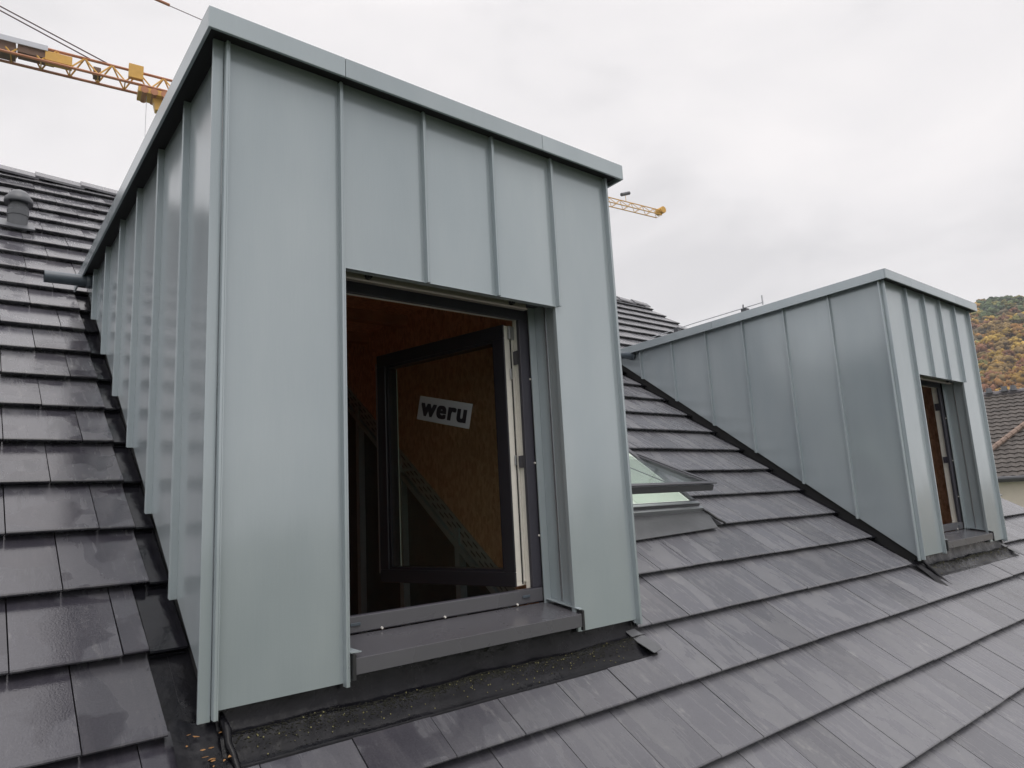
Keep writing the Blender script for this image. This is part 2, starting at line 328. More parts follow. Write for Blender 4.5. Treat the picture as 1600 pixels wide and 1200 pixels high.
TL = .405; TT = .040
meshes = {}
def tile_mesh(w):
    k = round(w, 3)
    if k in meshes: return meshes[k]
    bm = bmesh.new(); g = .002; up = -.039
    prof = [(.034, -TT), (.030, -TT), (.006, -.015), (0, -.008), (.001, -.003), (.006, 0), (GS, up+.001), (TL, up-.003), (TL, up-.02), (GS-.02, up-.024)]
    # body slightly narrower at the top edge so that joints read as a groove
    a = [Vector((g, s, n)) for s, n in prof]; prism(bm, a, (w-2*g, 0, 0))
    bmesh.ops.recalc_face_normals(bm, faces=bm.faces)
    me = bpy.data.meshes.new('tile'); bm.to_mesh(me); bm.free(); me.materials.append(MATS['tile']); meshes[k] = me
    return me
def in_front(P):      # hidden behind one of the dormers?
    P = Vector(P)
    for X in (0, DX):
        for t in np.linspace(.02, .985, 60):
            q = CAM.lerp(P, t)
            if X < q.x < X+DW and 0 < q.y < 3.2 and roofz(q.y) < q.z < H: return True
    return False
tiles = []
nrow = int((YR-.05-Y0)/GY)
for r in range(-11, nrow+1):
    y = Y0+GY*r
    if y > YR-.1 or y < YE-.05: continue
    x0 = (1.830 if r % 2 == 0 else 1.668) - .31*16
    spans = [(XL, XR)]
    cuts = []
    if -.01 < y < 3.1: cuts += [(-.112 if y < .5 else -.060, 2.045 if y > .2 else 2.02), (DX-.09, DX+2.06)]
    if .55 < y < 1.62: cuts += [(2.40, 3.655)]
    for c0, c1 in cuts:
        ns = []
        for a, b in spans:
            if c1 <= a or c0 >= b: ns.append((a, b)); continue
            if a < c0: ns.append((a, c0))
            if b > c1: ns.append((c1, b))
        spans = ns
    x = x0
    while x < XR:
        for a, b in spans:
            s, e_ = max(x, a), min(x+.31, b)
            if e_-s > .03: tiles.append((s, e_-s, y, r))
        x += .31
scored = []
for s, w, y, r in tiles:
    c = rp(s+w/2, y+GY/2, -.015); p = pj(c); area = 0
    if p and -40 < p[0] < 1640 and -40 < p[1] < 1240:
        q = [pj(rp(s, y)), pj(rp(s+w, y)), pj(rp(s+w, y+GY)), pj(rp(s, y+GY))]
        if all(q):
            area = abs(sum(q[i][0]*q[(i+1) % 4][1]-q[(i+1) % 4][0]*q[i][1] for i in range(4)))/2
            if in_front(c): area *= .01
    scored.append((area, s, w, y, r))
scored.sort(key=lambda t: -t[0])
rest = bmesh.new()
for i, (area, s, w, y, r) in enumerate(scored):
    rj = random.Random(i*13+5)
    M = Matrix.Translation(rp(s, y, rj.uniform(-.0015, .0015))) @ Matrix.Rotation(TH, 4, 'X') @ Matrix.Rotation(rj.uniform(-.0022, .0022), 4, 'Z') @ Matrix.Rotation(rj.uniform(-.004, .004), 4, 'Y') @ Matrix.Translation((0, rj.uniform(-.002, .002), 0))
    if i < 296 and area > 1:
        o = bpy.data.objects.new('tile', tile_mesh(w)); COL.objects.link(o); o.parent = roof; o.matrix_local = M
    else:
        nv = len(rest.verts); rest.from_mesh(tile_mesh(w)); rest.verts.ensure_lookup_table()
        for v in rest.verts[nv:]: v.co = M @ v.co
link('tile_field', rest, 'tile', roof, kind='stuff')
# ridge tiles: flat angular caps, each lapping the next
x = XL; k = 0
while x < XR-.05:
    l_ = .41; lift = .022
    a = Vector((x-.03, YR, zr+.045+lift)); b_ = Vector((x+l_, YR, zr+.045))
    bm = bmesh.new()
    def sec(x, dz): return [Vector((x, YR-.125, zr-.080+dz)), Vector((x, YR-.04, zr-.002+dz)), Vector((x, YR+.04, zr-.002+dz)), Vector((x, YR+.125, zr-.080+dz)), Vector((x, YR+.125, zr-.105+dz)), Vector((x, YR, zr-.03+dz)), Vector((x, YR-.125, zr-.105+dz))]
    A = [bm.verts.new(p) for p in sec(x-.03, lift+.012)]; C_ = [bm.verts.new(p) for p in sec(x+l_, .012)]
    bm.faces.new(A[::-1]); bm.faces.new(C_)
    for i in range(7): bm.faces.new([A[i], A[(i+1) % 7], C_[(i+1) % 7], C_[i]])
    link('ridge_tile', bm, 'tile', roof); x += l_; k += 1

# ------------------------------------------------------------------ a dormer with everything fixed to it (local x from its left corner)
YS = [.4603, .9044, 1.3525, 1.7935, 2.2361, 2.6815, 3.12]
def wall_z(y): return H + TS*y
def dormer(label):
    R_ = thing('dormer', label, 'dormer', (0, 0, 0), 'metal clad dormers on the dark tiled roof')
    # cheek sheets (left and right), each sheet between two standing seams
    for side in (0, 1):
        ys = [0.0]+YS
        for a, b in zip(ys[:-1], ys[1:]):
            bm = bmesh.new(); za, zb = SL*a, SL*b
            x = 0.0 if side == 0 else DW
            top_a, top_b = wall_z(a)+.02, wall_z(b)+.02
            if zb > top_b: continue
            P = [(x, a+.004, za-.0), (x, b-.004, zb-.0), (x, b-.004, top_b), (x, a+.004, top_a)]
            prism(bm, P, (.02 if side == 0 else -.02, 0, 0)); link('wall_panel', bm, 'zinc', R_)
        for i, y in enumerate(YS):
            if y > 3.0: continue
            x0, x1 = (-.026, .004) if side == 0 else (DW-.004, DW+.026)
            bm = bmesh.new(); z0 = SL*y-.008
            prism(bm, [(x0, y-.005, z0), (x1, y-.005, z0), (x1, y+.005, z0+.004), (x0, y+.005, z0+.004)], (0, 0, wall_z(y)+.02-z0))
            # folded lip of the seam
            prism(bm, [(x0-.001, y+.005, z0+.004), (x0+.010 if side == 0 else x0+.020, y+.005, z0+.004), (x0+.010 if side == 0 else x0+.020, y+.009, z0+.006), (x0-.001, y+.009, z0+.006)], (0, 0, wall_z(y)-z0))
            link('standing_seam', bm, 'zinc', R_, bevel=.0015)
        x0, x1 = (-.040, -.002) if side == 0 else (DW+.002, DW+.034)
        bm = bmesh.new(); box(bm, (x0, .004, -.012), (x1, .016, H+.02)); link('corner_strip', bm, 'zinc', R_, bevel=.002)
    # front sheets
    FX = [.447, .837, 1.215, 1.592]; HZ = 1.555
    def fpan(a, b, z0): B('wall_panel', (a, 0.0, z0), (b, .012, H+.02), 'zinc', R_)
    fpan(.006, FX[0]-.004, .018); fpan(FX[0]+.004, FX[1]-.003, HZ); fpan(FX[1]+.003, FX[2]-.003, HZ); fpan(FX[2]+.003, FX[3]-.004, HZ); fpan(FX[3]+.002, DW-.004, .018)
    B('opening_flange', (FX[0]-.004, -.016, .02), (FX[0]+.016, .014, HZ), 'zinc', R_, bevel=.002)
    B('opening_flange', (FX[3]-.012, -.002, .085), (FX[3]+.002, .02, HZ), 'zinc', R_, bevel=.002)
    B('head_flange', (FX[0]+.016, -.004, HZ-.006), (FX[3]-.008, .03, HZ), 'zinc', R_)
    def seam(x, z0, z1, lip=1):
        bm = bmesh.new(); box(bm, (x-.005, -.026, z0), (x+.004, .004, z1)); box(bm, (x+.004, -.026, z0), (x+.009, -.014, z1-.002)); link('standing_seam', bm, 'zinc', R_, bevel=.0015)
    seam(0.004, -.006, H+.01); seam(FX[0], .006, H+.01)
    seam(FX[1], HZ-.01, H+.01); seam(FX[2], HZ-.01, H+.01); seam(FX[3], HZ-.006, H+.01); seam(DW-.004, -.004, H+.01)
    # structural front wall behind the sheets
    bm = bmesh.new(); Y1, Y2 = .03, .30
    box(bm, (.03, Y1, -.04), (.44, Y2, H-.01)); box(bm, (1.625, Y1, -.04), (1.97, Y2, H-.01)); box(bm, (.44, Y1, 1.62), (1.625, Y2, H-.01)); box(bm, (.44, Y1+.02, -.04), (1.625, Y2, .09))
    link('front_wall', bm, 'foil_dark', R_)
    # head box over the window with the bar of the roller shutter
    B('head_lining', (.445, .032, 1.592), (1.62, .195, 1.618), 'anthracite', R_)
    sb = B('shutter_bar', (.462, .070, 1.532), (1.452, .090, 1.590), 'shutter_beige', R_, bevel=.003, label='beige end bar of the roller shutter under the head')
    B('lip', (.462, .060, 1.532), (1.452, .0695, 1.541), 'shutter_beige', sb, bevel=.002)
    for x in (.60, 1.355):
        bm = bmesh.new(); tube(bm, [(x, .069, 1.556), (x, .050, 1.556)], .013, 12); tube(bm, [(x, .050, 1.556), (x, .042, 1.556)], .008, 12); link('stop_knob', bm, 'rubber', sb)
    # right and left window jambs in sheet metal
    B('jamb_trim', (1.600, .021, .115), (1.606, .100, 1.59), 'zinc', R_)
    B('jamb_trim', (1.603, .104, .125), (1.609, .190, 1.59), 'zinc', R_)
    B('jamb_trim', (1.560, .181, .135), (1.602, .187, 1.59), 'zinc', R_)
    B('jamb_trim', (.452, .015, .115), (.458, .190, 1.59), 'zinc', R_)
    B('jamb_edge', (1.5965, .096, .12), (1.6005, .1035, 1.59), 'steel', R_)
    # sill
    def sz(y): return .100 + (y+.03)*.17
    bm = bmesh.new()
    prism(bm, [(.472, -.034, sz(-.03)), (.472, .198, sz(.198)), (.472, .198, sz(.198)-.004), (.472, -.030, sz(-.03)-.004), (.472, -.030, .050), (.472, -.020, .047), (.472, -.020, .044), (.472, -.034, .044)], (1.118, 0, 0))
    si = link('window_sill', bm, 'sill', R_, bevel=.0035)
    for x in (.462, 1.590):
        bm = bmesh.new(); prism(bm, [(x, -.038, sz(-.03)+.014), (x, .15, sz(.15)+.014), (x, .15, sz(.15)-.01), (x, -.02, .075), (x, -.024, .028), (x, -.038, .028)], (.012, 0, 0)); link('end_cap', bm, 'gasket', si)
    for x in (.70, 1.00, 1.40):
        bm = bmesh.new(); tube(bm, [(x, .186, sz(.186)+.011), (x, .196, sz(.196)+.011)][::-1], .0045, 10); link('screw', bm, 'pvc_white', si)
    bm = bmesh.new(); prism(bm, [(1.566, .19, sz(.19)+.016), (1.600, .19, sz(.19)+.016), (1.603, -.030, sz(-.03)+.018), (1.580, -.030, sz(-.03)+.018)], (0, 0, .004)); link('sill_flange', bm, 'zinc', R_)
    bm = bmesh.new(); prism(bm, [(.458, .02, sz(.02)+.020), (.470, .02, sz(.02)+.020), (.496, -.036, sz(-.03)+.018), (.458, -.026, sz(-.03)+.018)], (0, 0, .004)); link('sill_flange', bm, 'zinc', R_)
    # window frame: dark cladding outside, white profile inside
    FL, FR, FB, FT = .462, 1.568, .142, 1.600
    il, ir, ib, it_ = .53, 1.508, .210, 1.525
    bm = bmesh.new(); f = [(FL, FB, FR, ib), (FL, it_, FR, FT), (FL, ib, il, it_), (ir, ib, FR, it_)]
    for a, b, c, d in f: box(bm, (a, .200, b), (c, .222, d))
    fr = link('window_frame', bm, 'anthracite', R_, bevel=.003)
    bm = bmesh.new()
    box(bm, (FL+.012, .1935, FB+.004), (FR-.006, .1995, ib-.003)); link('bottom_rail', bm, 'sill', fr, bevel=.003)
    bm = bmesh.new(); g_ = .006
    for a, b, c, d in [(FL, FB, FR, ib-.01), (FL, it_+.012, FR, FT), (FL, ib, il-.012, it_), (ir+.020, ib-.01, FR, it_+.012)]: box(bm, (a, .2225, b), (c, .275, d))
    link('inner_profile', bm, 'pvc_white', fr, bevel=.002)
    for x in (.585, 1.455):
        bm = bmesh.new(); box(bm, (x-.022, .187, .172), (x+.022, .1932, .184)); link('drain_cap', bm, 'pipe', fr, bevel=.002)
    for z in (.45, .80, 1.22):
        bm = bmesh.new(); tube(bm, [(1.562, .1995, z), (1.562, .192, z)], .005, 8); link('screw', bm, 'pvc_white', fr)
    # sash swung inwards, hinged on the right
    hx, hy = 1.452, .262; u = Vector((-.215, .94, 0)).normalized(); nx = Vector((u.y, -u.x, 0))      # nx: interior side
    M = Matrix(((u.x, nx.x, 0, hx), (u.y, nx.y, 0, hy), (0, 0, 1, 0), (0, 0, 0, 1)))
    sw = bpy.data.objects.new('window_sash', None)
    z0, z1, wd = .214, 1.508, .962
    def bars(a, b, w_, n0, n1, zz0, zz1, bm):
        box(bm, (a, n0, zz0), (b, n1, zz0+w_), M); box(bm, (a, n0, zz1-w_), (b, n1, zz1), M)
        box(bm, (a, n0, zz0+w_), (a+w_, n1, zz1-w_), M); box(bm, (b-w_, n0, zz0+w_), (b, n1, zz1-w_), M)
    bm = bmesh.new(); bars(-.001, wd, .070, .002, .012, z0, z1, bm); sash = link('window_sash', bm, 'sash_dark', R_, bevel=.004, label='tilt and turn sash standing open inwards')
    bm = bmesh.new(); bars(.0225, wd-.0245, .060, .0125, .0795, z0+.0235, z1-.0235, bm); link('glazing_bead', bm, 'sash_dark', sash)
    bm = bmesh.new(); bars(.002, wd-.004, .020, .0125, .090, z0+.003, z1-.003, bm); bars(.022, wd-.024, .058, .080, .090, z0+.023, z1-.023, bm); link('sash_profile', bm, 'pvc_white', sash, bevel=.003, label='white inner profile of the sash')
    bm = bmesh.new(); box(bm, (-.0015, .054, z0+.01), (.0035, .061, z1-.012), M); link('hardware_groove', bm, 'gasket', sash)
    bm = bmesh.new(); box(bm, (-.008, .064, z0+.02), (.0035, .089, z1-.06), M); link('edge_strip', bm, 'pvc_white', sash, bevel=.002)
    bm = bmesh.new(); box(bm, (.075, .020, z0+.075), (wd-.075, .044, z1-.075), M); link('glass', bm, 'glass', sash)
    bm = bmesh.new(); box(bm, (wd-.010, -.0085, z0+.05), (wd-.003, -.0062, z1-.05), M); link('edge_trim', bm, 'steel', sash)
    for q_ in (((-.016, .035, z1-.075), (-.002, .078, z1-.004)), ((-.008, .040, z1-.28), (-.002, .054, z1-.225)), ((-.008, .040, z0+.58), (-.002, .054, z0+.63))):
        bm = bmesh.new(); box(bm, *q_, M); link('hinge', bm, 'steel', sash, bevel=.003)
    # rebate hardware on the frame
    for q_ in ((1.30, 1.37), (.78, .84)): B('hinge_plate', (1.511, .224, q_[0]), (1.5205, .262, q_[1]), 'anthracite', fr, bevel=.002)
    bm = bmesh.new(); tube(bm, [M @ Vector(p) for p in [(.90, .069, .83), (.90, .105, .83), (.885, .112, .83), (.78, .114, .83)]], .008, 10)
    box(bm, (.885, .068, .78), (.915, .076, .87), M); link('handle', bm, 'steel', sash)
    # maker's sticker with its lettering
    c = Vector((.446, 0, 1.115)); ex = Vector((.239-.628, 0, 1.130-1.228)); ex.normalize()          # reading direction in the plane
    ez = Vector((-ex.z, 0, ex.x)); ez = -ez if ez.z < 0 else ez
    wL, hL = .395, .132
    def spt(a, b, n): q = c+ex*a+ez*b; return M @ Vector((q.x, n, q.z))
    bm = bmesh.new(); prism(bm, [spt(-wL/2, -hL/2, .0188), spt(wL/2, -hL/2, .0188), spt(wL/2, hL/2, .0188), spt(-wL/2, hL/2, .0188)], nx*.001); link('sticker', bm, 'sticker', sash, label='pale maker sticker reading weru, stuck askew on the glass')
    tcv = bpy.data.curves.new('lettering', 'FONT'); tcv.body = 'weru'; tcv.size = .142; tcv.offset = .0; tcv.extrude = .0004; tcv.align_x = 'CENTER'; tcv.space_character = 1.12
    to = bpy.data.objects.new('lettering', tcv); COL.objects.link(to)
    bpy.context.view_layer.update(); dg = bpy.context.evaluated_depsgraph_get(); me = bpy.data.meshes.new_from_object(to.evaluated_get(dg)); bpy.data.objects.remove(to)
    src = bmesh.new()
    for k_, (ax, ay) in enumerate([(a_*.0062, b_*.0045) for a_ in (-1, 0, 1) for b_ in (-1, 0, 1)]):       # heavy weight: strokes laid over each other
        nv = len(src.verts); src.from_mesh(me); src.verts.ensure_lookup_table()
        for v in src.verts[nv:]: v.co = spt(v.co.x*1.06+ax, v.co.y*.96-.036+ay, .0180-v.co.z-k_*.00003)
    src.to_mesh(me); src.free()
    me.materials.clear(); me.materials.append(MATS['ink'])
    lo_ = bpy.data.objects.new('lettering', me); COL.objects.link(lo_); lo_.parent = sash
    # inside: boarded cheeks, tape along the roof line, studs, ceiling
    xi = 1.90
    def liz(y): return SL*y-.534
    bm = bmesh.new(); prism(bm, [(xi, .30, 2.03), (xi, .30, -.2), (xi, liz(0)*0+.47, -.2), (xi, 3.5, liz(3.5)), (xi, 3.5, 2.03)], (.03, 0, 0)); link('inner_cheek', bm, 'osb', R_)
    B('inner_cheek', (.08, .30, -.95), (.10, 4.6, 2.03), 'osb', R_)
    B('knee_wall', (xi+.031, .30, -.95), (xi+.045, 4.6, 2.03), 'foil_dark', R_)
    B('back_wall', (.10, 4.6, -.95), (xi+.04, 4.63, 2.6), 'osb', R_)
    B('attic_floor', (.08, .30, -.98), (xi+.045, 4.63, -.95), 'osb', R_)
    B('ceiling', (.08, .30, 2.03), (xi+.045, 4.63, 2.06), 'osb', R_)
    B('below_window', (.10, .301, -.95), (xi, .32, .09), 'osb', R_)
    bm = bmesh.new()
    for i, y in enumerate((1.394, 2.10, 2.76, 3.6)):
        z1_ = min(liz(y), 2.0); box(bm, (xi-.02, y-.045, -.94), (xi+.03, y-.04, z1_)); box(bm, (xi-.02, y-.04, -.94), (xi-.017, y, z1_)); box(bm, (xi-.02, y, -.94), (xi+.03, y+.005, z1_))
        link('stud', bm, 'stud', R_); bm = bmesh.new()
    bm.free()
    bm = bmesh.new(); prism(bm, [(xi-.006, .8, liz(.8)-.06), (xi-.006, 3.5, liz(3.5)-.06), (xi-.006, 3.5, liz(3.5)+.07), (xi-.006, .8, liz(.8)+.07)], (.005, 0, 0)); tp = link('joint_tape', bm, 'tape', R_)
    bm = bmesh.new(); prism(bm, [(xi-.022, .8, liz(.8)-.12), (xi-.022, 3.5, liz(3.5)-.12), (xi-.022, 3.5, liz(3.5)-.075), (xi-.022, .8, liz(.8)-.075)], (.03, 0, 0)); link('edge_profile', bm, 'stud', R_)
    bm = bmesh.new(); y = .85
    while y < 3.4:
        for k, dz in enumerate((-.03, .005, .04)):
            yy = y+k*.03; prism(bm, [(xi-.0075, yy, liz(yy)+dz-.006), (xi-.0075, yy+.05, liz(yy+.05)+dz-.006), (xi-.0075, yy+.05, liz(yy+.05)+dz+.006), (xi-.0075, yy, liz(yy)+dz+.006)], (.0012, 0, 0))
        y += .085
    link('tape_print', bm, 'tape_print', tp)
    for y in (.75, 1.35, 1.95, 2.55): B('rafter', (.10, y, 1.95), (xi, y+.07, 2.03), 'timber', R_)
    # coping: folded edge in lengths with open joints, then the flat roof inside it
    for a, b in ((-OV, .4405), (.4425, 1.4915), (1.4935, DW+OV)):
        bm = bmesh.new(); prism(bm, [(a, -OV, H), (a, -OV, H+CO), (a, .03, H+CO), (a, .03, H+CO-.006), (a, -OV+.012, H+CO-.006), (a, -OV+.012, H)], (b-a, 0, 0)); link('coping', bm, 'zinc', R_, bevel=.002)
    ye = (H+.05)/(SL-TS)-.06
    for s in (0, 1):
        xa, xb = (-OV, .03) if s == 0 else (DW-.03, DW+OV)
        for y0, y1 in ((-OV+.0125, 1.66), (1.662, ye+.05)):
            bm = bmesh.new(); z0_ = wall_z(y0)-.0025; z1_ = wall_z(y1)-.0025
            f_ = 1 if s == 0 else -1; xo, xn = (xa, xb) if s == 0 else (xb, xa)
            q_ = [(xo, 0), (xo, CO), (xn, CO), (xn, CO-.006), (xo+f_*.012, CO-.006), (xo+f_*.012, 0)]
            prism(bm, [(x_, y0, z0_+h_) for x_, h_ in q_], (0, y1-y0, z1_-z0_)); link('coping', bm, 'zinc', R_, bevel=.002)
    bm = bmesh.new(); box(bm, (-OV+.0125, -OV+.0125, H+.022), (DW+OV-.0125, .02, H+.030))
    for xa_, xb_ in ((-OV+.0125, .02), (DW-.02, DW+OV-.0125)): prism(bm, [(xa_, .0201, H+.022), (xa_, ye, wall_z(ye)+.022), (xa_, ye, wall_z(ye)+.030), (xa_, .0201, H+.030)], (xb_-xa_, 0, 0))
    link('soffit_shade', bm, 'underlay', R_)  # black strip inside the hollow coping, coloured to deepen the shadow beneath it
    bm = bmesh.new(); prism(bm, [(.031, .031, H+.02), (.031, ye+.35, wall_z(ye)+.02), (.031, ye+.35, wall_z(ye)+.06), (.031, .031, H+.06)], (DW-.062, 0, 0)); link('flat_roof', bm, 'coping_in', R_)
    # outlet pipe through the left cheek near the roof
    bm = bmesh.new(); tube(bm, [(-.285, 2.80, 2.215), (-.02, 2.80, 2.222), (.03, 2.80, 2.222)], .039, 20, cap=False); tube(bm, [(.03, 2.80, 2.222), (-.02, 2.80, 2.222), (-.285, 2.80, 2.215)], .035, 20, cap=False)
    tube(bm, [(-.05, 2.80, 2.222), (-.012, 2.80, 2.222)], .046, 20)
    link('outlet_pipe', bm, 'pipe', R_, smooth=True, label='blue grey drain spout sticking out beside the tiles')
    # black flashing: channel beside each cheek, apron under the front
    for x0_, x1_ in ((-.125, .02), (DW-.02, DW+.055)):
        bm = bmesh.new(); slab(bm, x0_, x1_, -.19 if x0_ < 0 else .0, 3.2, -.055, -.047); link('side_flashing', bm, 'membrane', R_)
    for k in range(1, 11):
        y = Y0+GY*k; bm = bmesh.new(); xw = .108 if y < .5 else .057
        prism(bm, [(-xw, 0, -TT), (-xw, .012, -TT), (-xw, 0, -.018), (-xw, .004, -.012), (-xw, GS, -.044), (-xw, GS+.03, -.047), (-xw, GS+.03, -.056)], (xw+.012, 0, 0))
        M_ = Matrix.Translation(rp(0, y, 0)) @ Matrix.Rotation(TH, 4, 'X')
        for v_ in bm.verts: v_.co = M_ @ v_.co
        link('step_flashing', bm, 'wet_flashing', R_)
    for xa_ in (.022, DW-.030):
        bm = bmesh.new(); prism(bm, [(xa_, .02, -.10), (xa_, 3.3, SL*3.3-.16), (xa_, 3.3, SL*3.3+.03), (xa_, .02, SL*.02+.03)], (.008, 0, 0)); link('upstand', bm, 'underlay', R_)
    bm = bmesh.new(); slab(bm, -.05, .03, 0.02, 3.25, -.056, -.046); link('flashing_upstand', bm, 'membrane', R_)
    rj = random.Random(3)
    prof = [(.028, .05), (.024, -.01), (.010, -.050), (-.008, -.062), (-.022, -.058), (-.034, -.070), (-.050, -.098), (-.068, -.124), (-.086, -.1325), (-.092, -.1360), (-.092, -.1475)]
    bm = bmesh.new(); n = 90; rows = []
    for i in range(n+1):
        x = .02+2.0*i/n; wob = .003*math.sin(x*7.3)+.0018*math.sin(x*19+1); row = []
        for j, (py, pz) in enumerate(prof):
            k = 1.0 if 2 <= j <= 6 else .15
            row.append(bm.verts.new((x, py+wob*k*.8+rj.uniform(-.001, .001)*k, pz+wob*k+rj.uniform(-.0015, .0015)*k)))
        rows.append(row)
    for i in range(n):
        for j in range(len(prof)-1): bm.faces.new([rows[i][j], rows[i+1][j], rows[i+1][j+1], rows[i][j+1]])
    ap = link('apron', bm, 'membrane', R_, smooth=True, label='black wet roofing membrane apron below the dormer front')
    def crumbs(items):
        t_ = bmesh.new(); bmesh.ops.create_icosphere(t_, subdivisions=1, radius=1); iv_ = np.array([v.co[:] for v in t_.verts]); if_ = np.array([[v.index for v in f.verts] for f in t_.faces]); t_.free()
        V_ = np.concatenate([iv_*np.array(sc)+np.array(c) for c, sc in items]); F_ = np.concatenate([if_+len(iv_)*k for k in range(len(items))])
        me = bpy.data.meshes.new('c'); me.from_pydata(V_.tolist(), [], F_.tolist()); b_ = bmesh.new(); b_.from_mesh(me); bpy.data.meshes.remove(me); return b_
    it = []
    for i in range(4200):
        x = rj.betavariate(1.3, 1.2)*1.95+.04; yy = rj.gauss(-.030, .010+.004*math.sin(x*5)); s_ = rj.uniform(.001, .0026)
        yy = max(-.085, min(0, yy)); pz = np.interp(yy, [p[0] for p in prof[2:]][::-1], [p[1] for p in prof[2:]][::-1])
        wob = .003*math.sin(x*7.3)+.0018*math.sin(x*19+1)
        it.append(((x, yy+wob*.8, pz+wob+.001), (s_*1.6, s_, s_*.7)))
    link('moss_crumbs', crumbs(it), 'dirt', ap, kind='stuff')
    it = []
    for i in range(130):
        x = rj.uniform(.1, 1.9); yy = rj.gauss(-.045, .016); yy = max(-.085, min(-.01, yy)); pz = np.interp(yy, [p[0] for p in prof[2:]][::-1], [p[1] for p in prof[2:]][::-1])
        wob = .003*math.sin(x*7.3)+.0018*math.sin(x*19+1)
        s_ = rj.uniform(.0012, .003); it.append(((x, yy+wob*.8, pz+wob+.003), (s_, s_, s_)))
    link('grit', crumbs(it), 'moss', ap, kind='stuff')
    # stiff fold of membrane at the lower left corner
    bm = bmesh.new()
    tube(bm, [(.035, .03, .0), (.045, -.012, -.045), (.040, -.04, -.075), (.048, -.065, -.105), (.052, -.10, -.140), (.050, -.15, -.180)], [.010, .014, .011, .012, .010, .006], 10); link('membrane_fold', bm, 'membrane', R_, smooth=True)
    bm = bmesh.new()
    P = []
    for i in range(7):
        for j in range(5):
            a, b = i/6, j/4
            P.append(bm.verts.new((-.11+.15*a, .06-.24*b, SL*(.06-.24*b)-.05-.012*b+.0+.010*math.sin(a*9+b*5)-.006*a)))
    for i in range(6):
        for j in range(4): bm.faces.new([P[i*5+j], P[(i+1)*5+j], P[(i+1)*5+j+1], P[i*5+j+1]])
    link('corner_patch', bm, 'membrane', R_, smooth=True)
    # loose stiff strip at the lower right corner
    bm = bmesh.new(); q = []
    pts = [(1.925, .045), (1.975, .060), (2.015, -.02), (2.048, -.075), (2.040, -.100), (1.975, -.108), (1.935, -.04)]
    prism(bm, [rp(x, y, -.001 if y > -.0 else .002) for x, y in pts], RN*.006); link('flashing_end', bm, 'lead', R_, bevel=.002, label='short grey flashing strip with a rounded end')
    return R_
def kids(o): return [c for c in bpy.data.objects if c.parent == o]
d1 = dormer('near grey-green metal clad dormer whose open window shows the weru sticker')
def copy_tree(o, parent=None):
    c = o.copy(); COL.objects.link(c)
    if parent: c.parent = parent
    for ch in kids(o): copy_tree(ch, c)
    return c
d2 = copy_tree(d1); d2.location = (DX, 0, 0); 
for ch in kids(d2):                                     # the far window is hinged on its other side
    if ch.name.startswith('window_sash'):
        ch.matrix_local = Matrix.Translation((1.018*2, 0, 0)) @ Matrix.Diagonal((-1, 1, 1, 1)); ch['label'] = 'sash hinged on the left side, standing open inwards'
        for q in kids(ch):
            if q.name.startswith(('sticker', 'lettering')): bpy.data.objects.remove(q)
d2['label'] = 'far grey-green metal clad dormer at the right, its whole slanting cheek in view'

# wind-blown leaf scraps at the near corner
bm = bmesh.new(); rj = random.Random(11)
for i in range(16):
    x = rj.uniform(-.10, .04); y = rj.uniform(-.14, .03); c = rp(x, y, rj.uniform(-.004, .012)); a = rj.uniform(0, 6); s = rj.uniform(.004, .013)
    prism(bm, [c+Vector((math.cos(a+t)*s*k, math.sin(a+t)*s*k*.7, rj.uniform(0, .004))) for t, k in ((0, 1), (1.4, .5), (2.9, .9), (4.4, .6))], (0, 0, .0015))
o = link('leaf_scraps', bm, 'leaf_scrap', kind='stuff'); o['label'] = 'small orange brown leaf scraps at the lower left corner of the near dormer'

# ------------------------------------------------------------------ roof window between the dormers, standing ajar
rw = thing('roof_window', 'centre hung roof window standing ajar between the two dormers', 'roof window', tuple(rp(2.46, .76)))
O = Vector(rp(2.46, .76))
def RP(x, s, n): return Vector((x, .76, roofz(.76))) + RS*s + RN*n - O
XA, XB, SLN = 2.46, 3.60, 1.14
def rbar(bm, x0, x1, s0, s1, n0, n1): prism(bm, [RP(x0, s0, n0), RP(x1, s0, n0), RP(x1, s1, n0), RP(x0, s1, n0)], RN*(n1-n0))
bm = bmesh.new(); rbar(bm, XA, XB, 0, .05, -.1, .045); rbar(bm, XA, XB, SLN-.05, SLN, -.1, .05); rbar(bm, XA, XA+.045, .05, SLN-.05, -.1, .05); rbar(bm, XB-.045, XB, .05, SLN-.05, -.1, .05)
link('frame', bm, 'roofwin', rw, bevel=.004)
bm = bmesh.new(); rbar(bm, XA+.0, XB, .004, .03, .046, .052); rbar(bm, XA-.01, XB+.02, -.03, .0, -.02, .03); link('frame_cover', bm, 'steel', rw, bevel=.002)
bm = bmesh.new()
for a in ((XA+.046, XA+.06, .05, SLN-.05), (XB-.06, XB-.046, .05, SLN-.05), (XA+.06, XB-.06, .051, .065), (XA+.06, XB-.06, SLN-.065, SLN-.051)): rbar(bm, *a, -.26, .035)
rbar(bm, XA+.04, XB-.04, .05, SLN-.05, -.30, -.262)
link('pale_reveal_box', bm, 'pale_lining', rw)  # shallow pale green box, closed below, added to brighten the pane and gap
pang = math.radians(-14.5); piv_s, piv_n = .58, .062
RX = XB
def SP(x, s, n):                                        # sash coordinates, turned about the pivot
    a, b = s-piv_s, n-piv_n
    c_, s_ = math.cos(pang), math.sin(pang)
    return RP(x, piv_s+a*c_-b*s_, piv_n+a*s_+b*c_)
NS = SP(0, 0, 1)-SP(0, 0, 0)
def sbar(bm, x0, x1, s0, s1, n0, n1): prism(bm, [SP(x0, s0, n0), SP(x1, s0, n0), SP(x1, s1, n0), SP(x0, s1, n0)], NS*(n1-n0))
A0 = -.035
